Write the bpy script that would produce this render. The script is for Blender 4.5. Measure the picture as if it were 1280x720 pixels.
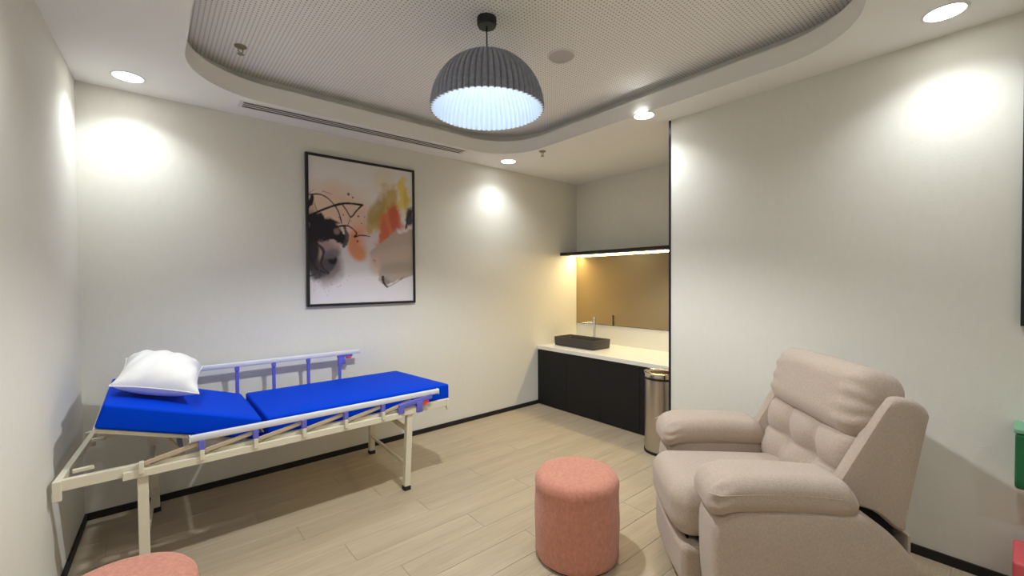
import bpy, bmesh, math, random
import numpy as np
from mathutils import Vector, Matrix
random.seed(7)
SC = bpy.context.scene
COL = SC.collection
for o in list(bpy.data.objects): bpy.data.objects.remove(o)

# ------------------------------------------------------------------ camera
YAW, PITCH, ROLL, FPX, EYE = 0.8699, -0.0175, -0.0061, 537.6, 1.45
fw = Vector((math.cos(YAW)*math.cos(PITCH), math.sin(YAW)*math.cos(PITCH), math.sin(PITCH)))
rt = Vector((math.sin(YAW), -math.cos(YAW), 0)); up = rt.cross(fw)
rt, up = math.cos(ROLL)*rt+math.sin(ROLL)*up, -math.sin(ROLL)*rt+math.cos(ROLL)*up
cam = bpy.data.cameras.new('camera'); cam.sensor_width = 36; cam.lens = FPX/1280*36; cam.clip_start = .02
camo = bpy.data.objects.new('camera', cam); COL.objects.link(camo)
camo.matrix_world = Matrix(((rt.x, up.x, -fw.x, 0), (rt.y, up.y, -fw.y, 0), (rt.z, up.z, -fw.z, EYE), (0, 0, 0, 1)))
SC.camera = camo

# ------------------------------------------------------------------ world, exposure, light levels
w = bpy.data.worlds.new('world'); SC.world = w; w.use_nodes = True
w.node_tree.nodes['Background'].inputs[0].default_value = (.9, .95, 1, 1)
w.node_tree.nodes['Background'].inputs[1].default_value = 0.05
SC.view_settings.view_transform = 'Standard'
try: SC.view_settings.look = 'None'
except Exception: pass
SC.view_settings.gamma = 1; SC.view_settings.use_curve_mapping = False
SC.view_settings.exposure = 0.46
DOWN_W, DOWN_COL = 25.5, (.94, 1.0, 1.04)
PEND_W, PEND_COL = 1.15, (.60, .78, 1.0)
PEND_DOWN, PEND_COL_D = 84.0, (.94, .98, 1.0)
LED_STR, LED_COL = 60.0, (1.0, .78, .40)

# ------------------------------------------------------------------ materials
def srgb(r, g, b):
    f = lambda c: (c/255/12.92 if c/255 <= .04045 else ((c/255+.055)/1.055)**2.4)
    return (f(r), f(g), f(b), 1)
def mat(name, col, rough=.6, metal=0, bump=0, bscale=200, var=0, vscale=5, sheen=0, aniso=None, coat=0, spec=None):
    m = bpy.data.materials.new(name); m.use_nodes = True
    nt = m.node_tree; b = nt.nodes['Principled BSDF']; L = nt.links.new
    b.inputs['Base Color'].default_value = col; b.inputs['Roughness'].default_value = rough; b.inputs['Metallic'].default_value = metal
    if sheen: b.inputs['Sheen Weight'].default_value = sheen; b.inputs['Sheen Roughness'].default_value = .5
    if coat: b.inputs['Coat Weight'].default_value = coat
    if spec is not None: b.inputs['Specular IOR Level'].default_value = spec
    tc = nt.nodes.new('ShaderNodeTexCoord')
    mp = nt.nodes.new('ShaderNodeMapping'); L(tc.outputs['Object'], mp.inputs[0])
    if aniso: mp.inputs['Scale'].default_value = aniso
    if bump:
        n = nt.nodes.new('ShaderNodeTexNoise'); n.inputs['Scale'].default_value = bscale; n.inputs['Detail'].default_value = 3
        L(mp.outputs[0], n.inputs['Vector'])
        bp = nt.nodes.new('ShaderNodeBump'); bp.inputs['Strength'].default_value = bump; bp.inputs['Distance'].default_value = .01
        L(n.outputs['Fac'], bp.inputs['Height']); L(bp.outputs[0], b.inputs['Normal'])
    if var:
        n2 = nt.nodes.new('ShaderNodeTexNoise'); n2.inputs['Scale'].default_value = vscale; n2.inputs['Detail'].default_value = 5
        L(mp.outputs[0], n2.inputs['Vector'])
        mr = nt.nodes.new('ShaderNodeMapRange'); mr.inputs[1].default_value = .3; mr.inputs[2].default_value = .7
        mr.inputs[3].default_value = 1-var; mr.inputs[4].default_value = 1+var; L(n2.outputs['Fac'], mr.inputs[0])
        hs = nt.nodes.new('ShaderNodeHueSaturation'); hs.inputs['Color'].default_value = col
        L(mr.outputs[0], hs.inputs['Value']); L(hs.outputs[0], b.inputs['Base Color'])
    return m
def emis(name, col, strength):
    m = bpy.data.materials.new(name); m.use_nodes = True
    nt = m.node_tree; nt.nodes.remove(nt.nodes['Principled BSDF'])
    e = nt.nodes.new('ShaderNodeEmission'); e.inputs[0].default_value = (*col, 1); e.inputs[1].default_value = strength
    nt.links.new(e.outputs[0], nt.nodes['Material Output'].inputs[0]); return m

def wall_mat():
    """linen-textured cream wallcovering: fine weave relief and hairline vertical drops"""
    m = mat('wallcovering', srgb(228, 226, 216), .75, bump=.08, bscale=260, aniso=(1, 1, .35), var=.012, vscale=40)
    return m
def ceil_perf():
    m = mat('perforated_board', srgb(247, 246, 243), .8)
    nt = m.node_tree; L = nt.links.new; b = nt.nodes['Principled BSDF']
    tc = nt.nodes.new('ShaderNodeTexCoord'); sp = nt.nodes.new('ShaderNodeSeparateXYZ'); L(tc.outputs['Object'], sp.inputs[0])
    def M(op, a, c=None):
        n = nt.nodes.new('ShaderNodeMath'); n.operation = op
        for i, v in enumerate((a, c)):
            if v is None: continue
            if isinstance(v, (int, float)): n.inputs[i].default_value = v
            else: L(v, n.inputs[i])
        return n.outputs[0]
    P = .0215
    sq = []
    for ax in ('X', 'Y'):
        f = M('SUBTRACT', M('FRACT', M('DIVIDE', M('ADD', sp.outputs[ax], 20.0), P)), .5); sq.append(M('MULTIPLY', f, f))
    hole = M('LESS_THAN', M('SQRT', M('ADD', sq[0], sq[1])), .195)
    mx = nt.nodes.new('ShaderNodeMix'); mx.data_type = 'RGBA'
    L(hole, mx.inputs['Factor']); mx.inputs['A'].default_value = srgb(247, 246, 243); mx.inputs['B'].default_value = srgb(164, 157, 149)
    L(mx.outputs['Result'], b.inputs['Base Color'])
    return m
def wood_mat():
    m = bpy.data.materials.new('light_oak_plank'); m.use_nodes = True
    nt = m.node_tree; L = nt.links.new; b = nt.nodes['Principled BSDF']; b.inputs['Roughness'].default_value = .42
    b.inputs['Specular IOR Level'].default_value = .35
    tc = nt.nodes.new('ShaderNodeTexCoord'); oi = nt.nodes.new('ShaderNodeObjectInfo')
    cb = nt.nodes.new('ShaderNodeCombineXYZ')
    ml = nt.nodes.new('ShaderNodeMath'); ml.operation = 'MULTIPLY'; ml.inputs[1].default_value = 37.0; L(oi.outputs['Random'], ml.inputs[0])
    L(ml.outputs[0], cb.inputs[0]); L(ml.outputs[0], cb.inputs[1])
    ad = nt.nodes.new('ShaderNodeVectorMath'); ad.operation = 'ADD'; L(tc.outputs['Object'], ad.inputs[0]); L(cb.outputs[0], ad.inputs[1])
    def noise(scale, stretch, det):
        mp = nt.nodes.new('ShaderNodeMapping'); mp.inputs['Scale'].default_value = stretch; L(ad.outputs[0], mp.inputs[0])
        n = nt.nodes.new('ShaderNodeTexNoise'); n.inputs['Scale'].default_value = scale; n.inputs['Detail'].default_value = det; n.inputs['Distortion'].default_value = .6
        L(mp.outputs[0], n.inputs['Vector']); return n.outputs['Fac']
    n1 = noise(2.2, (.55, 6, 1), 4); n2 = noise(9, (.5, 14, 1), 6)
    mx = nt.nodes.new('ShaderNodeMix'); mx.data_type = 'FLOAT'; mx.inputs['Factor'].default_value = .5; L(n1, mx.inputs['A']); L(n2, mx.inputs['B'])
    rp = nt.nodes.new('ShaderNodeValToRGB'); e = rp.color_ramp.elements
    e[0].position = .30; e[0].color = srgb(168, 151, 126); e[1].position = .72; e[1].color = srgb(194, 178, 151)
    L(mx.outputs['Result'], rp.inputs[0])
    mr = nt.nodes.new('ShaderNodeMapRange'); mr.inputs[3].default_value = .975; mr.inputs[4].default_value = 1.02; L(oi.outputs['Random'], mr.inputs[0])
    hs = nt.nodes.new('ShaderNodeHueSaturation'); L(rp.outputs[0], hs.inputs['Color']); L(mr.outputs[0], hs.inputs['Value']); L(hs.outputs[0], b.inputs['Base Color'])
    bp = nt.nodes.new('ShaderNodeBump'); bp.inputs['Strength'].default_value = .06; bp.inputs['Distance'].default_value = .004; L(n2, bp.inputs['Height']); L(bp.outputs[0], b.inputs['Normal'])
    return m

M = {}
M['wall'] = wall_mat()
M['ceiling'] = mat('ceiling_paint', srgb(244, 243, 240), .85)
M['lip'] = mat('lip_paint', srgb(240, 239, 234), .85)
M['perf'] = ceil_perf()
M['wood'] = wood_mat()
M['subfloor'] = mat('plank_joint', srgb(158, 142, 118), .9)
M['black'] = mat('black_lacquer', srgb(20, 19, 20), .45)
M['black_trim'] = mat('black_anodised_trim', srgb(52, 48, 54), .25, .6)
M['blackboard'] = mat('black_skirting', srgb(22, 20, 20), .6)
M['cab'] = mat('matte_black_laminate', srgb(25, 24, 25), .55, spec=.3)
M['stone'] = mat('white_quartz', srgb(232, 230, 222), .25)
M['mirror'] = mat('bronze_mirror', (.50, .38, .22, 1), .03, 1)
M['sink'] = mat('dark_stone_basin', srgb(62, 58, 58), .4)
M['chrome'] = mat('chrome', (.75, .75, .76, 1), .08, 1)
M['steel'] = mat('brushed_steel', (.52, .49, .45, 1), .3, 1, bump=.05, bscale=120, aniso=(1, 1, .02))
M['steel_lid'] = mat('polished_steel_lid', (.58, .53, .48, 1), .14, 1)
M['rubber'] = mat('black_rubber', srgb(24, 22, 22), .7)
M['salmon'] = mat('salmon_bouclé', srgb(203, 135, 113), .95, bump=.55, bscale=230, var=.13, vscale=70, sheen=.25, aniso=(1, 1, .6))
M['taupe'] = mat('taupe_chenille', srgb(184, 166, 150), .95, bump=.34, bscale=300, var=.085, vscale=120, sheen=.2)
M['taupe_dark'] = mat('seam_shadow_fabric', srgb(96, 80, 72), .95)
M['gap_shade'] = mat('gap_shade_black', srgb(14, 13, 13), .9)  # near-black standing in for shade in the gaps and under the recliner
M['blue'] = mat('royal_blue_vinyl', (.0005, .052, .62, 1), .55, var=.03, vscale=4, spec=.03)
M['cream_metal'] = mat('cream_powder_coat', srgb(226, 219, 196), .4)
M['alu'] = mat('white_aluminium', srgb(222, 222, 226), .35)
M['purple'] = mat('violet_plastic', srgb(104, 106, 205), .45)
M['red'] = mat('red_plastic', srgb(235, 60, 60), .45)
M['slat'] = mat('beige_folded_bar', srgb(196, 178, 150), .5)
M['pillow'] = mat('white_cotton', srgb(238, 238, 238), .9, bump=.12, bscale=60)
M['felt'] = mat('grey_felt', srgb(152, 157, 174), .97, bump=.4, bscale=240, var=.16, vscale=60, sheen=.2)
M['shade_in'] = mat('white_shade_lining', srgb(236, 240, 246), .9)
M['white_plastic'] = mat('white_plastic', srgb(232, 230, 224), .5)
M['grille'] = mat('speaker_grille', srgb(196, 192, 188), .7)
M['brass'] = mat('dull_brass', (.35, .30, .22, 1), .4, 1)
M['green'] = mat('green_plastic', srgb(24, 104, 62), .5)
M['green_l'] = mat('pale_green_rim', srgb(120, 178, 140), .5)
M['coral'] = mat('coral_plastic', srgb(238, 104, 110), .5)
M['crimson'] = mat('crimson_plastic', srgb(196, 30, 48), .5)
M['lens'] = emis('downlight_lens', (1, .99, .96), 14)
M['led'] = emis('led_strip', LED_COL, LED_STR)

# ------------------------------------------------------------------ helpers
def obj(name, bm, m, parent=None, smooth=False, loc=None):
    me = bpy.data.meshes.new(name); bmesh.ops.recalc_face_normals(bm, faces=bm.faces[:]); bm.to_mesh(me); bm.free()
    if m: me.materials.append(m)
    if smooth:
        for p in me.polygons: p.use_smooth = True
    o = bpy.data.objects.new(name, me); COL.objects.link(o)
    if loc is not None: o.location = loc
    if parent: o.parent = parent
    return o
def autosmooth(o, ang=40):
    me = o.data
    for p in me.polygons: p.use_smooth = True
    try: me.set_sharp_from_angle(angle=math.radians(ang))
    except Exception: pass
    return o
def tag(o, label, cat, group=None):
    o['label'] = label; o['category'] = cat
    if group: o['group'] = group
    return o
def thing(name, label, cat, loc=(0, 0, 0), rz=0, group=None):
    o = bpy.data.objects.new(name, None); COL.objects.link(o); o.location = loc; o.rotation_euler = (0, 0, rz); o.empty_display_size = .1
    return tag(o, label, cat, group)
def struct(o): o['kind'] = 'structure'; return o
def copy_tree(o, parent=None):
    c = o.copy(); COL.objects.link(c); c.parent = parent
    for ch in list(o.children): copy_tree(ch, c)
    return c
def box(bm, x0, x1, y0, y1, z0, z1, bev=0, seg=2):
    vs = [bm.verts.new((x, y, z)) for x in (x0, x1) for y in (y0, y1) for z in (z0, z1)]
    fs = [(0, 1, 3, 2), (4, 6, 7, 5), (0, 4, 5, 1), (2, 3, 7, 6), (0, 2, 6, 4), (1, 5, 7, 3)]
    faces = [bm.faces.new([vs[i] for i in f]) for f in fs]
    if bev:
        es = list({e for f in faces for e in f.edges})
        bmesh.ops.bevel(bm, geom=es, offset=bev, segments=seg, profile=.5, affect='EDGES')
def mbox(name, x0, x1, y0, y1, z0, z1, m, parent=None, bev=0, seg=2):
    bm = bmesh.new(); box(bm, x0, x1, y0, y1, z0, z1, bev, seg); o = obj(name, bm, m, parent)
    return o
def beam_bm(bm, a, b, wdt, hgt, bev=.003, upv=(0, 0, 1)):
    """square-section bar from a to b: wdt across, hgt along upv"""
    a = Vector(a); b = Vector(b); d = (b-a); L = d.length; d.normalize()
    s = d.cross(Vector(upv)); 
    if s.length < 1e-4: s = d.cross(Vector((1, 0, 0)))
    s.normalize(); u = s.cross(d)
    tmp = bmesh.new(); box(tmp, 0, L, -wdt/2, wdt/2, -hgt/2, hgt/2, bev)
    mtx = Matrix(((d.x, s.x, u.x, a.x), (d.y, s.y, u.y, a.y), (d.z, s.z, u.z, a.z), (0, 0, 0, 1)))
    bmesh.ops.transform(tmp, matrix=mtx, verts=tmp.verts[:])
    me = bpy.data.meshes.new('t'); tmp.to_mesh(me); tmp.free(); bm.from_mesh(me); bpy.data.meshes.remove(me)
def beam(name, a, b, wdt, hgt, m, parent=None, bev=.003, upv=(0, 0, 1)):
    bm = bmesh.new(); beam_bm(bm, a, b, wdt, hgt, bev, upv); return obj(name, bm, m, parent)
def tube(name, pts, r, m, parent=None, n=12):
    bm = bmesh.new(); pts = [Vector(p) for p in pts]; rings = []
    for i, p in enumerate(pts):
        d = (pts[min(i+1, len(pts)-1)]-pts[max(i-1, 0)]).normalized()
        s = d.cross(Vector((0, 0, 1)));
        if s.length < 1e-3: s = d.cross(Vector((1, 0, 0)))
        s.normalize(); u = s.cross(d)
        rings.append([bm.verts.new(p+r*(math.cos(2*math.pi*k/n)*s+math.sin(2*math.pi*k/n)*u)) for k in range(n)])
    for A, B in zip(rings, rings[1:]):
        for k in range(n): bm.faces.new((A[k], A[(k+1) % n], B[(k+1) % n], B[k]))
    bm.faces.new(rings[0][::-1]); bm.faces.new(rings[-1])
    return autosmooth(obj(name, bm, m, parent), 50)
def lathe(name, prof, m, parent=None, n=48, rfun=None, close=False, loc=None):
    """prof: list of (r, z); r==0 ends become poles"""
    bm = bmesh.new(); rings = []
    for i, (r, z) in enumerate(prof):
        if r < 1e-6: rings.append([bm.verts.new((0, 0, z))]); continue
        ring = []
        for k in range(n):
            a = 2*math.pi*k/n; rr = r*(rfun(a, i) if rfun else 1)
            ring.append(bm.verts.new((rr*math.cos(a), rr*math.sin(a), z)))
        rings.append(ring)
    seq = list(zip(rings, rings[1:])) + ([(rings[-1], rings[0])] if close else [])
    for A, B in seq:
        for k in range(n):
            k2 = (k+1) % n
            if len(A) == 1: bm.faces.new((A[0], B[k2], B[k]))
            elif len(B) == 1: bm.faces.new((A[k], A[k2], B[0]))
            else: bm.faces.new((A[k], A[k2], B[k2], B[k]))
    return autosmooth(obj(name, bm, m, parent, loc=loc), 45)
def axis_pts(h, r, k, m):
    a = [-(h-r) - r*math.tan(math.pi/4*(1-i/k)) for i in range(k)]   # rounded border
    b = list(np.linspace(-(h-r), h-r, m+1)); c = [-x for x in a[::-1]]
    return a+[float(x) for x in b]+c
def soft(name, hx, hy, hz, r, m, parent=None, k=4, seg=(8, 8, 8), fn=None, mtx=None):
    """rounded box (half sizes hx hy hz, edge radius r) with an optional deform fn(p)->p, as one smooth mesh"""
    H = (hx, hy, hz); r = min(r, hx*.999, hy*.999, hz*.999); bm = bmesh.new(); cache = {}
    def V(q):
        key = tuple(round(c, 6) for c in q)
        if key in cache: return cache[key]
        inn = [max(-(H[i]-r), min(H[i]-r, q[i])) for i in range(3)]
        d = Vector([q[i]-inn[i] for i in range(3)]); p = Vector(inn) + (d.normalized()*r if d.length > 1e-9 else d)
        if fn: p = Vector(fn(p))
        if mtx is not None: p = mtx @ p
        cache[key] = bm.verts.new(p); return cache[key]
    A = [axis_pts(H[i], r, k, seg[i]) for i in range(3)]
    for ax in range(3):
        u, v = (ax+1) % 3, (ax+2) % 3
        for sgn in (-1, 1):
            for i in range(len(A[u])-1):
                for j in range(len(A[v])-1):
                    quad = []
                    for (ii, jj) in ((i, j), (i+1, j), (i+1, j+1), (i, j+1)):
                        q = [0, 0, 0]; q[ax] = sgn*H[ax]; q[u] = A[u][ii]; q[v] = A[v][jj]; quad.append(V(q))
                    if len(set(quad)) > 2:
                        try: bm.faces.new(quad if sgn > 0 else quad[::-1])
                        except ValueError: pass
    return obj(name, bm, m, parent, smooth=True)
def T(x, y, z, rx=0, ry=0, rz=0):
    return Matrix.Translation((x, y, z)) @ Matrix.Rotation(rz, 4, 'Z') @ Matrix.Rotation(ry, 4, 'Y') @ Matrix.Rotation(rx, 4, 'X')
def sm(a, b, x): t = max(0, min(1, (x-a)/(b-a))); return t*t*(3-2*t)

# ------------------------------------------------------------------ room shell
YA, ZC, XR, XB, XF, XL, YE, ZCT = 3.669, 2.6636, 3.066, 4.183, 3.4855, -.3211, 1.7376, .6866
YB = -1.45                                   # wall behind the camera
def xleft(y): return XL - .0374*(YA-y)
# floor: joint-coloured slab carrying individual planks laid along the painting wall
fl = struct(mbox('floor', -.75, 4.35, YB-.1, YA+.1, -.08, -.0025, M['subfloor']))
PW, PL = .182, 1.22
plank_me = {}
def plank(x0, x1, y0, y1):
    key = (round(x1-x0, 3), round(y1-y0, 3)); g = .0008
    if key not in plank_me:
        bm = bmesh.new(); box(bm, g, x1-x0-g, g, y1-y0-g, -.006, 0, .0012, 1); o = obj('plank', bm, M['wood'], fl); plank_me[key] = o.data
    else:
        o = bpy.data.objects.new('plank', plank_me[key]); COL.objects.link(o); o.parent = fl
    o.location = (x0, y0, 0)
rowi = 0; y = YA
while y > YB:
    y0 = max(YB, y-PW); off = (rowi*.43) % 1 * PL
    xe = 4.18 if y > YE else XR
    xs = xleft(y0)-.03; x = xs-off
    while x < xe:
        a, b = max(x, xs), min(x+PL, xe)
        if b-a > .02: plank(a, b, y0, y)
        x += PL
    y -= PW; rowi += 1

# walls
struct(mbox('wall_back', -.6, XB+.12, YA, YA+.12, -.08, 3.1, M['wall']))
def prism(name, poly, z0, z1, m, parent=None):
    bm = bmesh.new(); lo = [bm.verts.new((x, y, z0)) for x, y in poly]; hi = [bm.verts.new((x, y, z1)) for x, y in poly]
    n = len(poly); bm.faces.new(lo); bm.faces.new(hi)
    for i in range(n): bm.faces.new((lo[i], lo[(i+1) % n], hi[(i+1) % n], hi[i]))
    return obj(name, bm, m, parent)
struct(prism('wall_left', [(XL, YA), (xleft(YB), YB), (xleft(YB)-.12, YB), (XL-.12, YA)], -.08, 3.1, M['wall']))
struct(mbox('wall_right', XR, XB+.12, YB, YE, -.08, 3.1, M['wall']))
struct(mbox('wall_recess', XB, XB+.12, YE, YA, -.08, 3.1, M['wall']))
struct(mbox('wall_front', xleft(YB)-.12, XR+.12, YB-.12, YB, -.08, 3.1, M['wall']))
# skirting and the black corner profile
struct(mbox('baseboard_back', XL, XF+.01, YA-.012, YA, 0, .043, M['blackboard']))
struct(prism('baseboard_left', [(XL, YA-.012), (xleft(YB), YB), (xleft(YB)+.012, YB), (XL+.012, YA-.012)], 0, .043, M['blackboard']))
struct(mbox('baseboard_right', XR-.012, XR, YB, YE, 0, .048, M['blackboard']))
struct(mbox('trim_1', XR-.004, XR+.028, YE, YE+.017, 0, ZC, M['black_trim']))

# ceiling: soffit with a rounded tray opening, lip, shadow cove and perforated board above
TX0, TX1, TY0, TY1, TR_ = .165, 2.775, .44, 3.318, .46
ZP = 2.862
def rrect(off, n=14):
    x0, x1, y0, y1, r = TX0-off, TX1+off, TY0-off, TY1+off, TR_+off; pts = []
    for cx, cy, a0 in ((x1-r, y1-r, 0), (x0+r, y1-r, 90), (x0+r, y0+r, 180), (x1-r, y0+r, 270)):
        for i in range(n+1):
            a = math.radians(a0+90*i/n); pts.append((cx+r*math.cos(a), cy+r*math.sin(a)))
    return pts
bm = bmesh.new()
outer = [bm.verts.new(v) for v in ((-.75, YB-.1, ZC), (4.3, YB-.1, ZC), (4.3, YA+.1, ZC), (-.75, YA+.1, ZC))]
inner = [bm.verts.new((x, y, ZC)) for x, y in rrect(0)]
es = [bm.edges.new((L_[i], L_[(i+1) % len(L_)])) for L_ in (outer, inner) for i in range(len(L_))]
bmesh.ops.triangle_fill(bm, use_beauty=True, use_dissolve=False, edges=es)
ceil = struct(obj('ceiling', bm, M['ceiling']))
bm = bmesh.new()
loops = [(0, ZC), (0, ZC+.118), (.012, ZC+.123), (.11, ZC+.123), (.11, ZP)]
L2 = [[bm.verts.new((x, y, z)) for x, y in rrect(o_)] for o_, z in loops]
for A, B in zip(L2, L2[1:]):
    for i in range(len(A)): bm.faces.new((A[i], A[(i+1) % len(A)], B[(i+1) % len(A)], B[i]))
autosmooth(obj('tray_lip', bm, M['lip'], ceil), 35)
bm = bmesh.new()
lo = [bm.verts.new((x, y, ZP)) for x, y in rrect(.115)]; hi = [bm.verts.new((x, y, ZP+.02)) for x, y in rrect(.115)]
bm.faces.new(lo); bm.faces.new(hi)
for i in range(len(lo)): bm.faces.new((lo[i], lo[(i+1) % len(lo)], hi[(i+1) % len(lo)], hi[i]))
obj('perforated_panel', bm, M['perf'], ceil)

# ------------------------------------------------------------------ ceiling fittings
def downlight(x, y, label):
    t = thing('downlight', label, 'downlight', (x, y, ZC), group='recessed ceiling downlights')
    lathe('trim_ring', [(.070, 0), (.070, -.003), (.076, -.004), (.082, -.002), (.082, 0)], M['white_plastic'], t, 40, close=False)
    lathe('lens', [(0, -.0015), (.070, -.0015), (.070, -.0005), (0, -.0005)], M['lens'], t, 40)
    L_ = bpy.data.lights.new('downlight_beam', 'SPOT'); L_.energy = DOWN_W; L_.color = DOWN_COL; L_.spot_size = math.radians(134); L_.spot_blend = 1.0; L_.shadow_soft_size = .055
    lo_ = bpy.data.objects.new('downlight_beam', L_); COL.objects.link(lo_); lo_.parent = t; lo_.location = (0, 0, -.012)
downlight(-.075, 3.407, 'round white recessed downlight in the corner above the bed')
downlight(2.822, 3.388, 'small round downlight near the painting wall beyond the vent')
downlight(2.818, 1.813, 'round downlight beside the black corner trim of the right wall')
downlight(2.800, .238, 'largest round downlight above the recliner at the upper right')
downlight(-.12, 1.81, 'round recessed downlight above the left wall, outside the view, added to brighten the room')  # unseen lamp in line with the visible ones, added to brighten the room
downlight(-.16, .238, 'round recessed downlight by the left wall beside the viewer, unseen, added as fill light')  # no lamp in view here; added for more fill light
downlight(1.37, .14, 'round recessed downlight at the near side of the tray, outside the view, added as fill light')  # unseen lamp added overhead so the room is less dark
downlight(1.37, -1.1, 'round recessed downlight behind the viewer, unseen, added as fill light')  # unseen lamp added behind the camera to lift the general light

# pendant: canopy, cord, pleated felt dome
PX, PY = 1.413, 1.872
pen = thing('pendant_lamp', 'grey pleated felt dome pendant lamp hanging from the perforated ceiling', 'pendant lamp', (PX, PY, 0))
lathe('canopy', [(0, ZP), (.052, ZP), (.052, ZP-.034), (.047, ZP-.044), (0, ZP-.044)], M['black'], pen, 32)
ZR, RR, HH = 2.366, .302, .300
tube('cord', [(0, 0, ZP-.04), (0, 0, ZR+HH-.004)], .0035, M['black'], pen, 8)
NPL = 60
def pleat(a): 
    s = (a*NPL/(2*math.pi)) % 1
    return 2*math.sqrt(abs(math.sin(math.pi*s)))-1.3
prof_o, prof_i = [], []
for i in range(15):
    t_ = i/14*math.pi/2
    prof_o.append((RR*math.sin(t_)**.92, ZR+HH*math.cos(t_)))
for i in range(14, 0, -1):
    t_ = i/14*math.pi/2
    prof_i.append(((RR-.008)*math.sin(t_)**.92, ZR+(HH-.008)*math.cos(t_)))
prof_i.append((0, ZR+HH-.008))
lathe('shade', prof_o, M['felt'], pen, NPL*6, rfun=lambda a, i: 1+.026*min(1, i/5)*pleat(a))
sh = lathe('shade_lining', [(prof_o[-1][0], prof_o[-1][1])]+prof_i, M['shade_in'], pen, NPL*6, rfun=lambda a, i: 1+.026*min(1, (15-i)/5)*pleat(a))
lathe('lamp_holder', [(0, ZR+HH-.009), (.022, ZR+HH-.009), (.022, ZR+HH-.06), (0, ZR+HH-.06)], M['black'], pen, 20)
lathe('bulb', [(.014, ZR+HH-.06), (.03, ZR+HH-.085), (.034, ZR+HH-.11), (.024, ZR+HH-.135), (0, ZR+HH-.143)], emis('bulb_glow', PEND_COL, 8), pen, 24)
L_ = bpy.data.lights.new('bulb_light', 'POINT'); L_.energy = PEND_W; L_.color = PEND_COL; L_.shadow_soft_size = .04
lo_ = bpy.data.objects.new('bulb_light', L_); COL.objects.link(lo_); lo_.parent = pen; lo_.location = (0, 0, ZR+.10)

L_ = bpy.data.lights.new('bulb_beam', 'SPOT'); L_.energy = PEND_DOWN; L_.color = PEND_COL_D; L_.shadow_soft_size = .04; L_.spot_size = math.radians(134); L_.spot_blend = .45
lo_ = bpy.data.objects.new('bulb_beam', L_); COL.objects.link(lo_); lo_.parent = pen; lo_.location = (0, 0, ZR+.10)

# slot air diffuser
v = thing('air_vent', 'long white slot air vent with black slots in the ceiling above the painting', 'vent', (1.39, 3.42, ZC), rz=math.radians(-.9))
HX = .895
mbox('backing', -HX+.012, HX-.012, -.052, .052, -.0015, .004, M['black'], v)
bm = bmesh.new()
for a in ((-HX-.012, HX+.012, -.066, -.052), (-HX-.012, HX+.012, .052, .066), (-HX-.012, -HX+.012, -.052, .052), (HX-.012, HX+.012, -.052, .052)): box(bm, *a, -.0035, 0)
obj('vent_frame', bm, M['white_plastic'], v)
for yy in (-.0175, .0175): mbox('slat', -HX+.012, HX-.012, yy-.0065, yy+.0065, -.003, -.0015, M['white_plastic'], v)

def sprinkler(x, y, z, label):
    t = thing('fire_sprinkler', label, 'sprinkler', (x, y, z), group='fire sprinkler heads')
    lathe('escutcheon', [(0, 0), (.034, 0), (.030, -.006), (.012, -.008), (0, -.008)], M['brass'], t, 24)
    bm = bmesh.new()
    for s in (-1, 1): beam_bm(bm, (s*.010, 0, -.006), (s*.012, 0, -.032), .005, .005, .001); beam_bm(bm, (s*.012, 0, -.03), (0, 0, -.044), .005, .005, .001)
    obj('frame_arms', bm, M['brass'], t)
    lathe('deflector', [(0, -.044), (.018, -.046), (.018, -.048), (0, -.048)], M['brass'], t, 20)
sprinkler(.442, 3.03, ZP, 'small fire sprinkler on the perforated panel at its left end')
sprinkler(2.847, 2.918, ZC, 'small fire sprinkler on the plain ceiling near the recess')
sp_ = thing('ceiling_speaker', 'flat round grey ceiling speaker beside the pendant lamp', 'speaker', (2.01, 1.885, ZP))
lathe('grille', [(0, -.006), (.075, -.006), (.079, -.004), (.079, 0)], M['grille'], sp_, 40)
lathe('rim', [(.079, -.005), (.086, -.004), (.088, 0)], M['white_plastic'], sp_, 40)

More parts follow.
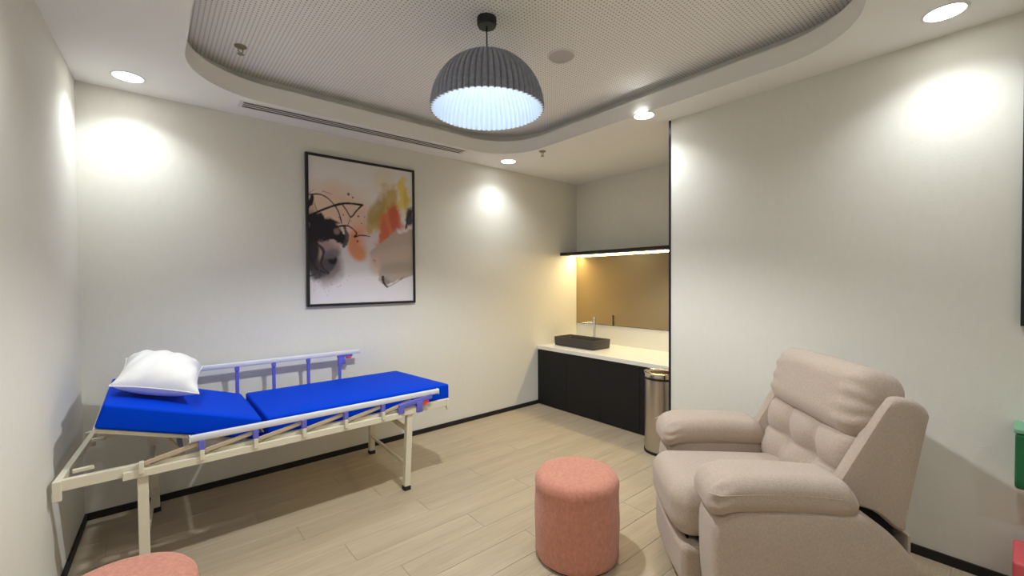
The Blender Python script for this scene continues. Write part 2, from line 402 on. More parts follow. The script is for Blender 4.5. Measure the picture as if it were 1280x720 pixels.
# ------------------------------------------------------------------ paintings
def art(kind, nu, nv):
    U, Vv = np.meshgrid(np.linspace(0, 1, nu), np.linspace(0, 1, nv), indexing='ij')
    rng = np.random.RandomState(5 if kind == 0 else 11)
    def noise(sx, sy, oct_=4):
        out = np.zeros_like(U); amp = 1; tot = 0
        for o_ in range(oct_):
            gx, gy = int(sx*2**o_)+2, int(sy*2**o_)+2; g = rng.rand(gx+1, gy+1)
            x_ = U*(gx-1); y_ = Vv*(gy-1); i = x_.astype(int); j = y_.astype(int); fx = x_-i; fy = y_-j
            fx = fx*fx*(3-2*fx); fy = fy*fy*(3-2*fy)
            out += amp*((g[i, j]*(1-fx)+g[i+1, j]*fx)*(1-fy)+(g[i, j+1]*(1-fx)+g[i+1, j+1]*fx)*fy); tot += amp; amp *= .55
        return out/tot-.5
    C = np.zeros(U.shape+(3,))
    lin = lambda c: np.array(srgb(*c)[:3])
    nz = noise(4, 5, 5); nf = noise(14, 18, 4); ns = noise(24, 4, 3); nh = noise(3, 30, 3)
    C[:] = lin((228, 223, 219)); 
    def lay(maskv, col, op=1.0):
        m_ = np.clip(maskv, 0, 1)[..., None]*op; C[:] = C*(1-m_)+lin(col)*m_
    def ell(u, v_, ru, rv, rot=0, warp=.35, soft_=.25, n=nz):
        du, dv = U-u, (Vv-v_)*1.30; c_, s_ = math.cos(rot), math.sin(rot)
        d = np.sqrt(((du*c_+dv*s_)/ru)**2+((-du*s_+dv*c_)/(rv*1.3))**2)+warp*1.3*n
        return np.clip((1+soft_-d)/(2*soft_), 0, 1)
    def poly(pts, warp=.02, soft_=.02):
        ins = np.zeros(U.shape, bool); dist = np.ones_like(U)*9; Y = Vv*1.3
        for (a, b) in zip(pts, pts[1:]+pts[:1]):
            ay, by = a[1]*1.3, b[1]*1.3; ex, ey = b[0]-a[0], by-ay
            t0 = np.clip(((U-a[0])*ex+(Y-ay)*ey)/(ex*ex+ey*ey+1e-9), 0, 1)
            dist = np.minimum(dist, np.hypot(U-a[0]-t0*ex, Y-ay-t0*ey))
            c_ = (ay > Y) != (by > Y); ins ^= c_ & (U < (Y-ay)*ex/(ey if abs(ey) > 1e-9 else 1e-9)+a[0])
        return np.clip((np.where(ins, dist, -dist)+warp*2.2*nf)/soft_+.5, 0, 1)
    def stroke(pts, w0, w1=None, col=(35, 30, 34), op=1.0, wob=.3):
        w1 = w0 if w1 is None else w1; m_ = np.zeros_like(U); P = []
        n = len(pts)
        for k in range(n-1):
            p0 = pts[max(k-1, 0)]; p1 = pts[k]; p2 = pts[k+1]; p3 = pts[min(k+2, n-1)]
            for s in np.linspace(0, 1, 9)[:-1]:
                f = lambda i: .5*((2*p1[i])+(-p0[i]+p2[i])*s+(2*p0[i]-5*p1[i]+4*p2[i]-p3[i])*s*s+(-p0[i]+3*p1[i]-3*p2[i]+p3[i])*s**3)
                P.append((f(0), f(1)))
        P.append(pts[-1])
        for k in range(len(P)-1):
            a, b = P[k], P[k+1]; t0 = k/(len(P)-1); wd = (w0*(1-t0)+w1*t0)
            ex, ey = b[0]-a[0], (b[1]-a[1])*1.3; ll = ex*ex+ey*ey+1e-9
            tt = np.clip(((U-a[0])*ex+(Vv-a[1])*1.3*ey)/ll, 0, 1)
            d = np.hypot(U-a[0]-tt*ex, (Vv-a[1])*1.3-tt*ey)
            m_ = np.maximum(m_, np.clip((wd*(1+wob*4*nf)-d)/(.35*wd+.0025)+.5, 0, 1))
        lay(m_, col, op)
    if kind == 0:
        lay(np.clip((.38-Vv)/.12+nz*2, 0, 1), (234, 230, 233), .85)
        lay(ell(.33, .30, .35, .10, 0, .3), (204, 200, 197), .5)
        lay(ell(.22, .645, .34, .16, 0, .5, .4), (226, 196, 172), .95)
        lay(ell(.45, .56, .20, .15, 0, .5, .4), (224, 190, 168), .85)
        lay(ell(.46, .46, .10, .10, 0, .5, .4), (222, 150, 112), .8)
        lay(ell(.42, .40, .085, .11, .25, .45, .18), (219, 145, 102), .95)
        lay(ell(.62, .45, .14, .09, 0, .6, .4), (216, 204, 206), .9)
        lay(ell(.70, .90, .10, .10, 0, .5, .5), (222, 208, 184), .6)
        lay(poly([(.54, .50), (.56, .63), (.66, .74), (.70, .87), (.86, .86), (.84, .70), (.72, .52)], .05, .05), (196, 168, 104), .95)
        lay(ell(.62, .66, .07, .12, -.5, .6, .3, ns), (170, 143, 80), .8)
        lay(poly([(.62, .42), (.66, .62), (.74, .70), (.86, .74), (.91, .50), (.82, .55), (.74, .42)], .045, .04), (211, 122, 88), .95)
        lay(ell(.80, .63, .06, .12, .1, .7, .25, ns), (196, 92, 66), .8)
        lay(ell(.70, .50, .05, .13, .1, .7, .25, ns), (205, 104, 74), .8)
        lay(poly([(.84, .70), (.83, .86), (.90, .94), (.95, .86), (.985, .78), (.95, .70)], .04, .04), (226, 203, 104), .95)
        lay(ell(.93, .76, .03, .09, .1, .6, .3, ns), (205, 176, 70), .6)
        # grey-beige swath
        lay(poly([(.55, .29), (.56, .37), (.80, .52), (1.02, .56), (1.02, .20), (.72, .12), (.66, .14), (.62, .24)], .03, .02), (182, 168, 153), .97)
        lay(ell(.85, .36, .30, .05, .12, .6, .4, nh), (205, 182, 166), .6)
        lay(ell(.82, .25, .25, .04, .15, .6, .4, nh), (160, 146, 132), .5)
        lay(ell(.60, .27, .05, .06, 0, .6, .4), (214, 186, 170), .7)
        lay(poly([(.69, .11), (.675, .18), (.71, .18), (.80, .15), (.90, .19), (.90, .17)], .03, .02), (132, 120, 110), .7)
        stroke([(.675, .185), (.685, .14), (.72, .108)], .012, .008, (62, 56, 54)); stroke([(.72, .108), (.80, .135), (.88, .175)], .006, .004, (120, 108, 98), .7)
        stroke([(.585, .31), (.60, .30)], .008, .006, (130, 116, 106), .7)
        # black mass and its smoky lower swirl
        lay(ell(.09, .32, .16, .16, .4, .75, .25), (120, 104, 100), .85)
        lay(ell(.15, .38, .16, .07, .5, .8, .25, nf), (176, 146, 136), .7)
        lay(poly([(-.02, .38), (-.02, .60), (.10, .61), (.20, .575), (.28, .53), (.31, .46), (.30, .42), (.20, .45), (.08, .42)], .045, .02), (34, 30, 38), 1)
        lay(ell(.03, .45, .05, .20, 0, .6, .2), (36, 32, 40), .95)
        lay(ell(.05, .22, .06, .07, .4, .8, .3, nf), (58, 50, 56), .9)
        lay(ell(.15, .27, .07, .08, -.4, .7, .2, nf), (74, 66, 72), .9)
        lay(ell(.20, .305, .035, .03, 0, .5, .2), (32, 30, 36), 1)
        lay(ell(.19, .345, .07, .03, .2, .6, .3), (118, 110, 118), .8)
        stroke([(.05, .42), (.12, .36), (.10, .27), (.16, .21)], .014, .008, (40, 36, 42), .9, .6)
        stroke([(.02, .30), (.06, .24), (.13, .215)], .016, .01, (44, 40, 46), .9, .6)
        stroke([(.31, .54), (.33, .46), (.30, .40)], .018, .012, (70, 62, 70), .9, .5)
        stroke([(.0, .19), (.04, .20), (.08, .23)], .008, .004, (60, 54, 60), .8)
        lay(ell(.24, .50, .03, .025, 0, .5, .3), (170, 140, 132), .6)
        stroke([(-.01, .66), (.02, .70), (.03, .73)], .028, .012, (38, 34, 40), 1, .6)
        # drawn arcs
        stroke([(.0, .735), (.10, .745), (.18, .715), (.25, .65), (.285, .56)], .007, .004)
        stroke([(.02, .60), (.15, .655), (.30, .70), (.48, .705)], .008, .011)
        stroke([(.48, .705), (.42, .655), (.37, .61), (.33, .655), (.29, .695)], .008, .005)
        stroke([(.22, .53), (.34, .545), (.42, .50), (.40, .47), (.46, .485), (.55, .48)], .008, .004)
        stroke([(.12, .77), (.2, .755)], .004, .002, (90, 80, 80), .7); stroke([(.34, .55), (.37, .62)], .003, .002)
        stroke([(.08, .60), (.05, .68)], .004, .003, (80, 70, 70), .8)
        stroke([(.0, .74), (.05, .775)], .004, .002, (100, 92, 92), .6)
        for (a, b, r_) in ((.35, .77, .012), (.39, .75, .008), (.44, .62, .009), (.30, .62, .006), (.43, .44, .01), (.26, .60, .005), (.37, .58, .005), (.50, .62, .005), (.47, .57, .006)):
            lay(ell(a, b, r_, r_*.8, 0, .2, .3), (60, 48, 46), .9)
        lay(ell(.965, .64, .035, .07, -.15, .9, .25, nf), (52, 50, 62), .95); stroke([(.99, .70), (.95, .64), (.93, .57)], .012, .006, (48, 46, 58), .9, .8)
        stroke([(.93, .57), (.92, .55)], .006, .004, (60, 56, 64), .8)
        for q in range(26):
            lay(ell(rng.uniform(.03, .35), rng.uniform(.04, .26), .003, .004, 0, .1, .4), (120, 112, 112), .6)
    else:
        C[:] = lin((206, 184, 182)); lay(ell(.5, .5, .5, .3, .4, .6, .4), (214, 206, 200), .9)
        lay(ell(.6, .35, .25, .2, .2, .6, .3), (180, 150, 140), .8); lay(ell(.35, .7, .22, .12, -.4, .7, .2, nf), (92, 80, 84), .8)
        lay(ell(.75, .7, .15, .2, .1, .6, .3, ns), (205, 140, 110), .8)
    return C
def painting(loc, rz, W, Hh, kind, label):
    t = thing('abstract_painting', label, 'painting', loc, rz, 'black framed abstract paintings')
    fwd, dep = .020, .035
    for nm, a in (('frame_side', (-W/2, -W/2+fwd, 0, Hh)), ('frame_side', (W/2-fwd, W/2, 0, Hh)), ('frame_rail', (-W/2+fwd, W/2-fwd, 0, fwd)), ('frame_rail', (-W/2+fwd, W/2-fwd, Hh-fwd, Hh))):
        mbox(nm, a[0], a[1], -dep, -.002, a[2], a[3], M['black'], t, .0015, 1)
    nu, nv = (190, 246) if kind == 0 else (60, 80)
    C = art(kind, nu, nv); w_, h_ = W-2*fwd, Hh-2*fwd
    vs, fs = [], []
    for i in range(nu):
        for j in range(nv): vs.append((-w_/2+w_*i/(nu-1), -dep+.012, fwd+h_*j/(nv-1)))
    for i in range(nu-1):
        for j in range(nv-1): fs.append((i*nv+j, (i+1)*nv+j, (i+1)*nv+j+1, i*nv+j+1))
    me = bpy.data.meshes.new('canvas'); me.from_pydata(vs, [], fs)
    at = me.color_attributes.new('paint', 'FLOAT_COLOR', 'POINT')
    buf = np.ones((nu*nv, 4), np.float32); buf[:, :3] = C.reshape(-1, 3); at.data.foreach_set('color', buf.ravel())
    m = mat('painted_canvas', (.8, .8, .8, 1), .8); nt = m.node_tree
    an = nt.nodes.new('ShaderNodeAttribute'); an.attribute_name = 'paint'; nt.links.new(an.outputs['Color'], nt.nodes['Principled BSDF'].inputs['Base Color'])
    me.materials.append(m); o = bpy.data.objects.new('canvas', me); COL.objects.link(o); o.parent = t
painting((1.4245, YA, 1.250), 0, .940, 1.224, 0, 'large black-framed abstract painting with orange, yellow and black strokes above the bed')
painting((XR, -.468, 1.228), math.radians(-90), .940, 1.224, 1, 'black-framed picture on the right wall, only its left edge in view')

# ------------------------------------------------------------------ wash niche
units = [(YA, 3.214), (3.214, 2.753), (2.753, 2.292), (2.292, YE+.02)]
names_ = ['black cabinet against the painting wall, first from the corner', 'black cabinet under the basin, second from the corner', 'black cabinet third from the corner beside the steel bin', 'black cabinet behind the steel bin']
for (ya, yb), lb in zip(units, names_):
    t = thing('base_cabinet', lb, 'cabinet', (XF, (ya+yb)/2, 0), group='black base cabinets'); hw = (ya-yb)/2
    mbox('body', .022, XB-XF-.003, -hw+.0005, hw-.0005, 0, ZCT-.045, M['cab'], t)
    mbox('door', 0, .019, -hw+.0015, hw-.0015, .004, ZCT-.050, M['cab'], t, .001, 1)
ct = thing('countertop', 'white stone countertop over the black cabinets in the recess', 'countertop', (XB, (YA+YE)/2, ZCT)); hw = (YA-YE)/2-.002
mbox('slab', XF-XB-.008, -.001, -hw, hw, -.042, 0, M['stone'], ct, .003)
bsp = mbox('backsplash', XB-.012, XB-.001, YE+.002, YA-.002, ZCT+.0005, ZCT+.222, M['stone'], None, .001, 1); tag(bsp, 'white stone upstand between the counter and the bronze mirror', 'backsplash')
mi = thing('mirror', 'bronze tinted wall mirror above the white counter', 'mirror', (XB, (YA+YE)/2, .909))
mbox('glass', -.014, -.002, -hw+.004, hw, .004, 1.749-.909, M['mirror'], mi)
mbox('bottom_channel', -.016, -.001, -hw+.004, hw, 0, .004, M['black'], mi)
sf = thing('wall_shelf', 'slim black shelf with a glowing light strip underneath, above the mirror', 'shelf', (XB, (YA+YE)/2, 1.75))
SD = XB-3.873
bm = bmesh.new(); box(bm, -SD, -.001, -hw, hw, 0, .034)
obj('board', bm, M['black'], sf)
mbox('light_strip', -.125, -.095, -hw+.01, hw-.01, -.004, -.0005, M['led'], sf)

# basin
bs = thing('wash_basin', 'dark grey rectangular vessel basin on the white counter', 'basin', (3.795, 3.262, ZCT))
def rr2(hx, hy, r, z, n=6):
    pts = []
    for cx, cy, a0 in ((hx-r, hy-r, 0), (-hx+r, hy-r, 90), (-hx+r, -hy+r, 180), (hx-r, -hy+r, 270)):
        for i in range(n+1):
            a = math.radians(a0+90*i/n); pts.append((cx+r*math.cos(a), cy+r*math.sin(a), z))
    return pts
def loft(name, loops, m, parent, cap=(True, True)):
    bm = bmesh.new(); L_ = [[bm.verts.new(p) for p in lp] for lp in loops]
    for A, B in zip(L_, L_[1:]):
        n = len(A)
        for i in range(n): bm.faces.new((A[i], A[(i+1) % n], B[(i+1) % n], B[i]))
    if cap[0]: bm.faces.new(L_[0][::-1])
    if cap[1]: bm.faces.new(L_[-1])
    return autosmooth(obj(name, bm, m, parent), 40)
loft('bowl', [rr2(.137, .293, .02, .001), rr2(.143, .298, .022, .006), rr2(.147, .305, .025, .098), rr2(.145, .303, .024, .101), rr2(.136, .294, .02, .101), rr2(.133, .291, .02, .097), rr2(.126, .284, .02, .03), rr2(.10, .25, .02, .02)], M['sink'], bs)
lathe('drain', [(0, .0225), (.022, .0225), (.024, .020)], M['chrome'], bs, 20)
fc = thing('faucet', 'tall chrome faucet standing behind the dark basin', 'faucet', (3.985, 3.228, ZCT))
lathe('base', [(0, 0), (.026, 0), (.026, .006), (.018, .010), (0, .010)], M['chrome'], fc, 24)
lathe('body', [(0, .008), (.015, .008), (.015, .300), (.013, .303), (0, .303)], M['chrome'], fc, 24)
tube('spout', [(-.01, .005, .262), (-.06, .045, .262), (-.115, .09, .256)], .009, M['chrome'], fc)
lathe('lever', [(0, .303), (.016, .303), (.016, .330), (.014, .333), (0, .333)], M['chrome'], fc, 24)

# bin
bn = thing('pedal_bin', 'brushed steel cylindrical bin between the cabinets and the recliner', 'bin', (3.298, 1.953, 0))
lathe('base_ring', [(0, 0), (.143, 0), (.145, .004), (.145, .020), (.14, .022), (0, .022)], M['rubber'], bn, 48)
lathe('body', [(.139, .022), (.139, .618)], M['steel'], bn, 64)
lathe('collar', [(.139, .616), (.144, .618), (.144, .632), (.139, .634)], M['rubber'], bn, 48)
lathe('lid', [(.140, .634), (.147, .636), (.148, .662), (.144, .672), (.128, .676), (.124, .672), (.118, .671), (.06, .681), (0, .684)], M['steel_lid'], bn, 64)
mbox('pedal', -.035, .035, -.185, -.13, .004, .016, M['rubber'], bn, .003); bn.rotation_euler.z = math.radians(-60)

# ------------------------------------------------------------------ ottomans
def ottoman(x, y, label, rz=0):
    t = thing('ottoman', label, 'ottoman', (x, y, 0), rz, 'salmon round ottomans')
    R = .2225
    def wob(a, i): return 1+.004*math.sin(5*a+i)+.003*math.sin(11*a)
    lathe('body', [(.2, .012), (.213, .014), (.219, .03)]+[(R-.001*abs(k-4), .06+.30*k/8) for k in range(9)]+[(.2215, .385)], M['salmon'], t, 96, rfun=wob)
    prof = [(.2216, .380), (.2212, .392), (.2185, .405), (.2135, .418), (.204, .430), (.188, .438), (.165, .443)]+[(.165*(1-k/5), .443+.006*k/5) for k in range(1, 6)]
    lathe('seat_top', prof, M['salmon'], t, 96, rfun=lambda a, i: 1+.004*math.sin(7*a+i*.7))
    lathe('glide_base', [(0, 0), (.2, 0), (.2, .014), (0, .014)], M['rubber'], t, 48)
ottoman(1.718, 1.515, 'salmon pink fabric ottoman standing in front of the beige recliner')
ottoman(-.098, 1.925, 'salmon pink ottoman by the left wall at the bottom corner, only its top in view', 1.1)

# ------------------------------------------------------------------ bed
bed = thing('folding_bed', 'cream metal hospital bed frame with folding guard rails by the painting wall', 'bed', (.7, 3.13, 0))
def bp_(x, y, z): return (x-.7, y-3.13, z)
CM = M['cream_metal']
def bbeam(nm, a, b, w_, h_, m=CM, par=None, **k): return beam(nm, bp_(*a), bp_(*b), w_, h_, m, par or bed, **k)
YN, YFAR = 2.757, 3.535
bbeam('side_rail', (-.335, YN, .548), (1.70, YN, .548), .03, .05); bbeam('side_rail', (-.30, YFAR, .548), (1.63, YFAR, .548), .03, .05)
bbeam('end_rail', (-.322, YN, .560), (-.262, YFAR, .560), .026, .036); bbeam('end_rail', (1.688, YN, .532), (1.615, YFAR, .532), .03, .04)
bbeam('corner_bracket', (-.325, YN-.012, .575), (-.325, YN-.012, .486), .036, .03); bbeam('corner_bracket', (1.683, YN-.012, .575), (1.683, YN-.012, .497), .022, .02)
bbeam('corner_bracket', (-.272, YFAR, .575), (-.272, YFAR, .486), .036, .03); bbeam('corner_bracket', (1.612, YFAR, .575), (1.612, YFAR, .497), .022, .02)
bbeam('socket', (-.29, 2.868, .565), (-.215, 2.876, .565), .02, .018); bbeam('socket', (-.272, 3.371, .565), (-.205, 3.361, .565), .02, .018)
for x in (.12, .50, .90, 1.30): bbeam('cross_member', (x, YN, .530), (x, YFAR, .530), .025, .024)
def leg(xt, yt, xb, yb):
    l = bbeam('leg', (xt, yt, .535), (xb, yb, .022), .042, .042, upv=(0, 1, 0))
    bbeam('rubber_foot', (xb+(xt-xb)*.05, yb, .03), (xb, yb, 0), .047, .047, M['rubber'], l)
for ch in (): pass
leg(1.375, YN-.002, 1.348, 2.752); leg(1.425, YFAR-.004, 1.412, 3.522); leg(-.038, YN-.002, -.036, 2.752); leg(-.002, YFAR-.004, .012, 3.530)
bbeam('stretcher', (1.352, 2.76, .172), (1.414, 3.525, .146), .02, .02); bbeam('stretcher', (1.364, 2.76, .412), (1.42, 3.525, .412), .024, .024)
bbeam('stretcher', (-.034, 2.76, .172), (.008, 3.525, .150), .02, .02); bbeam('stretcher', (-.036, 2.76, .412), (.004, 3.525, .412), .024, .024)
# mattress deck
mbox('deck', .53-.7, 1.60-.7, YN+.02-3.13, YFAR-.02-3.13, .543, .556, CM, bed)
HINGE = Vector((.450, 0, .560)); ANG = math.radians(17.6)
def hp(s, z): # along the raised section from the hinge (s metres), z above its underside
    return (HINGE.x-s*math.cos(ANG)+z*math.sin(ANG), HINGE.z+s*math.sin(ANG)+z*math.cos(ANG))
for yy in (2.81, 3.49):
    a = hp(0, -.012); b = hp(.69, -.012); bbeam('backrest_bar', (a[0], yy, a[1]), (b[0], yy, b[1]), .025, .02)
a = hp(.68, -.012); bbeam('backrest_bar', (a[0], 2.80, a[1]), (a[0], 3.50, a[1]), .025, .02)
a = hp(.40, -.012); bbeam('backrest_bar', (a[0], 2.80, a[1]), (a[0], 3.50, a[1]), .025, .02)
a = hp(.42, -.02); bbeam('backrest_strut', (a[0], 2.86, a[1]), (.12, 2.86, .55), .016, .016, M['slat'])
bbeam('backrest_strut', (a[0], 3.44, a[1]), (.12, 3.44, .55), .016, .016, M['slat'])
# guard rails
def guard(yr, sgn, folded):
    """mount bar, pivot brackets, hinged posts, top rail and latch on one side"""
    yo = yr+sgn*.030
    bbeam('guard_mount', (-.110, yo, .534), (1.306, yo, .534), .022, .038)
    piv = [-.042, .195, .437, .685, .928, 1.170]
    if folded:
        zr, x0, x1 = .651, .146, 1.590
        for i, x in enumerate(piv):
            k = bbeam('pivot_bracket', (x, yo+sgn*.006, .535), (x, yo+sgn*.006, .588 if i else .590), .032, .02)
            bbeam('rivet', (x, yo+sgn*.014, .574), (x, yo+sgn*.019, .574), .008, .008, M['chrome'], k, bev=.002)
            xe = piv[i+1] if i < 5 else 1.38
            bbeam('guard_post', (x+.01, yo-sgn*.006, .574), (xe, yo-sgn*.004, .622), .012, .022, M['slat'])
            bbeam('guard_post', (x+.03, yo-sgn*.020, .562), (xe-.02, yo-sgn*.020, .606), .010, .014, M['slat'])
        for x in piv[1:]:
            bbeam('guard_joint', (x, yo+sgn*.004, .588), (x, yo+sgn*.004, .636), .030, .026, M['purple'])
        lx, lz = 1.375, .600
    else:
        zr, x0, x1 = .868, -.105, 1.335; xs = [-.02, .223, .465, .696, .935]
        for x in xs:
            bbeam('pivot_bracket', (x, yo, .535), (x, yo, .585), .032, .02)
            bbeam('guard_post', (x, yo, .57), (x, yo, .835), .018, .022, M['purple'])
            bbeam('guard_joint', (x, yo, .825), (x, yo, .858), .034, .026, M['purple'])
        bbeam('guard_post', (1.172, yo, .57), (1.172, yo, .80), .018, .022, M['purple'])
        lx, lz = 1.19, .818
    bm = bmesh.new(); beam_bm(bm, bp_(x0, yo, zr), bp_(x1, yo, zr), .030, .034, .009)
    autosmooth(obj('guard_rail', bm, M['alu'], bed), 40)
    for xe in (x0, x1): bbeam('rail_cap', (xe-.003, yo, zr), (xe+.003, yo, zr), .032, .036, M['white_plastic'], bev=.001)
    # latch
    bm = bmesh.new(); q = yo+sgn*.004
    if folded:
        beam_bm(bm, bp_(lx-.09, q, .592), bp_(lx+.16, q, .628), .026, .034, .004); beam_bm(bm, bp_(lx-.075, q, .59), bp_(lx-.075, q, .545), .024, .045, .004); beam_bm(bm, bp_(lx+.062, q, .61), bp_(lx+.062, q, .530), .030, .045, .004)
        lt = autosmooth(obj('latch', bm, M['purple'], bed), 50)
        bbeam('release_button', (lx+.085, q, .588), (lx+.135, q, .596), .022, .020, M['red'], lt)
        bbeam('latch_plate', (lx-.07, yo-sgn*.004, .55), (lx+.06, yo-sgn*.004, .55), .014, .05)
    else:
        beam_bm(bm, bp_(lx-.035, q, .842), bp_(lx+.085, q, .845), .024, .022, .004); beam_bm(bm, bp_(lx-.015, q, .84), bp_(lx-.015, q, .76), .024, .032, .004); beam_bm(bm, bp_(lx+.012, q, .83), bp_(lx+.012, q, .775), .022, .03, .004)
        lt = autosmooth(obj('latch', bm, M['purple'], bed), 50)
        bbeam('release_button', (lx+.035, q-.004, .826), (lx+.075, q-.004, .828), .022, .016, M['red'], lt)
guard(YN, -1, True); guard(YFAR, 1, False)

# mattress: two hinged pads
mt = thing('mattress', 'royal blue two-section vinyl mattress lying on the bed frame', 'mattress', (.7, 3.13, .575))
def pad(p):
    # slight crown on the top and sides
    q = Vector(p); q.z += .006*(1-(p.x/.62)**2)*(1-(p.y/.38)**2)*(1 if p.z > 0 else 0); return q
cx = (.505+1.722)/2
def pad_foot(p):
    q = pad(p); q.x -= (q.y+.375)/.75*.085*sm(-.3, .61, q.x); return q
soft('foot_section', .608, .366, .057, .014, M['blue'], mt, 3, (14, 10, 3), pad_foot, T(cx-.7, 3.147-3.13, .615-.575))
hc = hp(.347, .058)
soft('head_section', .345, .366, .057, .014, M['blue'], mt, 3, (10, 10, 3), pad, T(hc[0]-.7, 3.147-3.13, hc[1]-.575, 0, ANG, 0))
for yy in (-.30, .0, .30): mbox('hinge_strap', .47-.7, .515-.7, .017+yy-.03, .017+yy+.03, -.016, -.010, M['blue'], mt)

# pillow
def pillow_mesh(W, D, Hh, n=36):
    bm = bmesh.new(); gt, gb = {}, {}
    for i in range(n+1):
        for j in range(n+1):
            u, v_ = -1+2*i/n, -1+2*j/n
            pin = 1-.10*(1-abs(u)**2.2)*abs(v_)**3; pin2 = 1-.10*(1-abs(v_)**2.2)*abs(u)**3
            x, y = u*W/2*pin2, v_*D/2*pin
            e = max(0, (1-abs(u)**2.6))**.55*max(0, (1-abs(v_)**2.6))**.55
            wr = .007*math.sin(9*u+5*v_*v_)*(abs(v_)**2)+.006*math.sin(7*v_+3*u)*abs(u)**2+.004*math.sin(14*u-6*v_)
            edge = i in (0, n) or j in (0, n)
            zt = Hh*.60*e+wr*min(1, e*2); zb = -Hh*.40*e*.95
            gt[i, j] = bm.verts.new((x, y, zt)); gb[i, j] = gt[i, j] if edge else bm.verts.new((x, y, zb))
    for i in range(n):
        for j in range(n):
            bm.faces.new((gt[i, j], gt[i+1, j], gt[i+1, j+1], gt[i, j+1]))
            try: bm.faces.new((gb[i, j], gb[i, j+1], gb[i+1, j+1], gb[i+1, j]))
            except ValueError: pass
    return bm, gt
pl = thing('pillow', 'plump white cotton pillow on the raised head of the blue mattress', 'pillow', (.045, 3.15, .922))
pl.rotation_euler = (math.radians(9), math.radians(15), math.radians(-4))
bm, gt = pillow_mesh(.375, .47, .20); n = 36
rim = [gt[i, 0].co.copy() for i in range(n+1)]+[gt[n, j].co.copy() for j in range(1, n+1)]+[gt[i, n].co.copy() for i in range(n-1, -1, -1)]+[gt[0, j].co.copy() for j in range(n-1, 0, -1)]
obj('cushion', bm, M['pillow'], pl, smooth=True)
tube('piping', rim+[rim[0]], .0035, M['pillow'], pl, 6)

# ------------------------------------------------------------------ recliner
rc = thing('recliner', 'beige taupe upholstered recliner armchair standing against the right wall', 'armchair', (2.341, .768, 0), math.radians(44))
TP = M['taupe']
# base plinth and dark underside
mbox('plinth', -.40, .40, -.30, .42, .0, .06, M['gap_shade'], rc, .01)
for s in (-1, 1):
    # arm panel: side outline extruded with rounded edges
    out = [(.43, .035), (.45, .20), (.458, .40), (.445, .49), (.40, .535), (.28, .55), (0, .55), (-.09, .545), (-.145, .512), (-.21, .460), (-.262, .40), (-.293, .335), (-.295, .035)]
    def pr(scale, x):
        cy, cz = .08, .28; return [(x, cy+(y-cy)*scale[0], cz+(z-cz)*scale[1]) for y, z in out]
    xs = [(.262, .93, .93), (.270, .975, .975), (.285, 1, 1), (.430, 1, 1), (.452, .992, .985), (.466, .965, .96), (.472, .92, .92)]
    loops = []
    for x, a_, b_ in xs: loops.append(pr((a_, b_), s*x))
    # densify the outline with a closed spline
    dens = []
    for lp in loops:
        nn = len(lp); q = []
        for i in range(nn):
            p0, p1, p2, p3 = (Vector(lp[(i+k) % nn]) for k in (-1, 0, 1, 2))
            sharp = i in (nn-1,)
            for t_ in (0, .25, .5, .75):
                if sharp or i == nn-2 or i == 0: q.append(p1.lerp(p2, t_))
                else: q.append(.5*((2*p1)+(-p0+p2)*t_+(2*p0-5*p1+4*p2-p3)*t_*t_+(-p0+3*p1-3*p2+p3)*t_**3))
        dens.append(q)
    loft('arm_panel', dens, TP, rc)
    # arm pad: plump roll, taller and rounder at the front
    def padf(p, s=s):
        q = Vector(p); t_ = (p.y+.285)/.57
        q.x *= 1+.10*sm(.3, 1, t_)-.03; q.z *= 1+.05*math.sin(math.pi*t_)
        q.z += .012*math.sin(math.pi*t_)-.030*sm(.80, 1.05, t_)
        g = abs(t_-.93); q.x += .004*math.sin(p.z*160)*max(0, 1-g*9); q.z += .003*math.sin(p.x*120)*max(0, 1-g*9)
        q.z -= .035*sm(.14, 0, t_)**1.5 * sm(-.02, .03, p.z)
        return q
    soft('arm_pad', .122, .285, .070, .060, TP, rc, 6, (6, 22, 3), padf, T(s*.362, .193, .589))
    # seam line along the pad
    pts = [(s*.362+s*.1205*(1+.10*sm(.3, 1, t_)-.03),   .193-.225+.50*t_, .606+.012*math.sin(math.pi*t_)) for t_ in np.linspace(0, 1, 20)]
    pts[0] = (pts[0][0]-s*.03, pts[0][1]-.01, pts[0][2]); pts[-1] = (pts[-1][0]-s*.03, pts[-1][1]+.01, pts[-1][2])
    tube('pad_seam', pts, .0028, M['taupe'], rc, 6)
# seat cushion rolling over the front, then the footrest board
def seatf(p):
    q = Vector(p); t_ = sm(-.05, .33, p.y)
    q.z += .022*(1-(p.x/.27)**2) * (1 if p.z > 0 else 0) * (1-.4*t_)
    q.y += .022*(1-(p.x/.27)**2)*(1 if p.y > .2 else 0)
    return q
soft('seat_cushion', .258, .34, .118, .088, TP, rc, 6, (12, 14, 4), seatf, T(0, .20, .394))
def footf(p):
    q = Vector(p); q.y += .014*(1-(p.x/.27)**2)*(1 if p.y > 0 else 0); return q
soft('footrest', .264, .05, .095, .03, TP, rc, 4, (10, 3, 6), footf, T(0, .468, .17))
beam('crease_shade_bar', (-.20, .480, .270), (.20, .480, .270), .012, .010, M['gap_shade'], rc, .002)  # black bar imitating the shade in the crease above the footrest
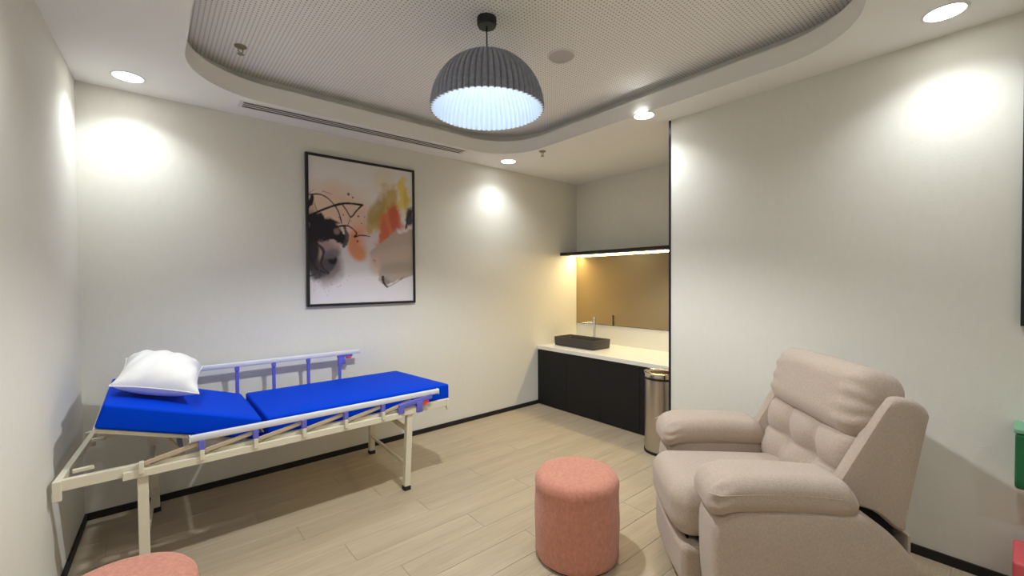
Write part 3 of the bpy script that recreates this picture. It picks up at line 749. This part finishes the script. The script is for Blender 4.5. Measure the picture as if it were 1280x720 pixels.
# back: shell, tufted lower cushion, headrest roll
BT = math.radians(-14)   # lean back
BK = T(0, -.175, .42, 0, 0, 0) @ Matrix.Rotation(math.radians(14), 4, 'X')
so_ = [(-.015, .545), (-.06, .615), (-.165, .80), (-.25, .945), (-.29, .975), (-.365, .962), (-.405, .925), (-.40, .88), (-.365, .70), (-.328, .50), (-.312, .44), (-.215, .515), (-.10, .545)]
def shell_pts(x, f, rec):
    pts = []
    for k, (y, z) in enumerate(so_):
        if k in (0, 1, 2, 12): y -= rec
        elif k == 3: y -= rec*.6; z -= rec*.2
        elif k == 11: y -= rec*.4
        pts.append((x, cyz.x+.025+(y-cyz.x)*f, cyz.y+(z-cyz.y)*f))
    return dense(pts)
def dense(lp, n=4):
    q = []; nn = len(lp)
    for i in range(nn):
        p0, p1, p2, p3 = (Vector(lp[(i+k) % nn]) for k in (-1, 0, 1, 2))
        for t_ in [k/n for k in range(n)]: q.append(.5*((2*p1)+(-p0+p2)*t_+(2*p0-5*p1+4*p2-p3)*t_*t_+(-p0+3*p1-3*p2+p3)*t_**3))
    return q
cyz = Vector((-.28, .70))
loft('back_shell', [shell_pts(*a) for a in ((-.390, .88, 0), (-.387, .95, 0), (-.377, .985, 0), (-.362, 1, 0), (-.33, 1, .01), (-.31, 1, .06), (-.295, 1, .10), (.295, 1, .10), (.31, 1, .06), (.33, 1, .01), (.362, 1, 0), (.377, .985, 0), (.387, .95, 0), (.390, .88, 0))], TP, rc)
def tuft(p):
    q = Vector(p)
    if p.y > -.02:
        k_ = sm(-.02, .04, p.y); u = (p.x+.32)/.64*3; v_ = (p.z+.17)/.34*2
        pu = abs(math.sin(math.pi*u)) if 0 < u < 3 else 0; pv = abs(math.sin(math.pi*v_)) if 0 < v_ < 2 else 0
        f = (pu**.45)*.55+(pv**.45)*.45
        q.y += k_*(.046*min(f, 1)*(pu*pv+.25)**.35-.014)
        cx_ = min(abs(u-1), abs(u-2)); cz_ = abs(v_-1); q.y -= k_*.026*math.exp(-(cx_*cx_*18+cz_*cz_*10))
    q.x *= 1+.04*sm(-.05, .17, p.z)
    return q
soft('back_cushion', .322, .075, .180, .05, TP, rc, 5, (36, 3, 26), tuft, BK @ T(0, .055, .195))
def headf(p):
    q = Vector(p); ex = abs(p.x)/.352
    ky = sm(-.03, .06, p.y); kz = sm(-.06, .06, p.z)*2-1
    q.y += .020*(1-ex**3)*ky
    q.z += .010*(1-ex**2)*(.75+.25*kz)
    # gathers at the two ends
    g = sm(.55, .95, ex); q.y += 0.0055*g*math.sin(p.z*95+p.x*9)*(1-.6*sm(.08, .15, abs(p.z)))*ky
    q.z -= .018*sm(.9, 1.02, ex)*kz
    return q
soft('headrest', .352, .105, .150, .085, TP, rc, 6, (30, 4, 20), headf, BK @ T(0, .060, .492))
mbox('gap_shade_block', -.345, .345, -.285, -.115, .30, .530, M['gap_shade'], rc, .01)  # black block added so the gap under the back shell looks shaded
# rear skirt flap at the foot of the back
mbox('rear_flap', -.38, .38, -.322, -.310, .05, .43, TP, rc, .004)

# ------------------------------------------------------------------ things cut by the right edge of the picture
gb = thing('wall_box', 'green plastic box on the right wall, cut by the picture edge', 'box', (XR-.001, -.138, .520))
mbox('body', -.17, 0, -.15, .150, 0, .245, M['green'], gb, .012, 3)
mbox('rim', -.174, 0, -.154, .154, .246, .268, M['green_l'], gb, .006, 2)
cb = thing('storage_box', 'red storage box with a coral pink lid on the floor at the right edge', 'box', (2.87, -.146, 0))
mbox('body', -.12, .12, -.155, .155, 0, .180, M['crimson'], cb, .01, 3)
mbox('lid', -.126, .126, -.161, .161, .181, .262, M['coral'], cb, .012, 3)
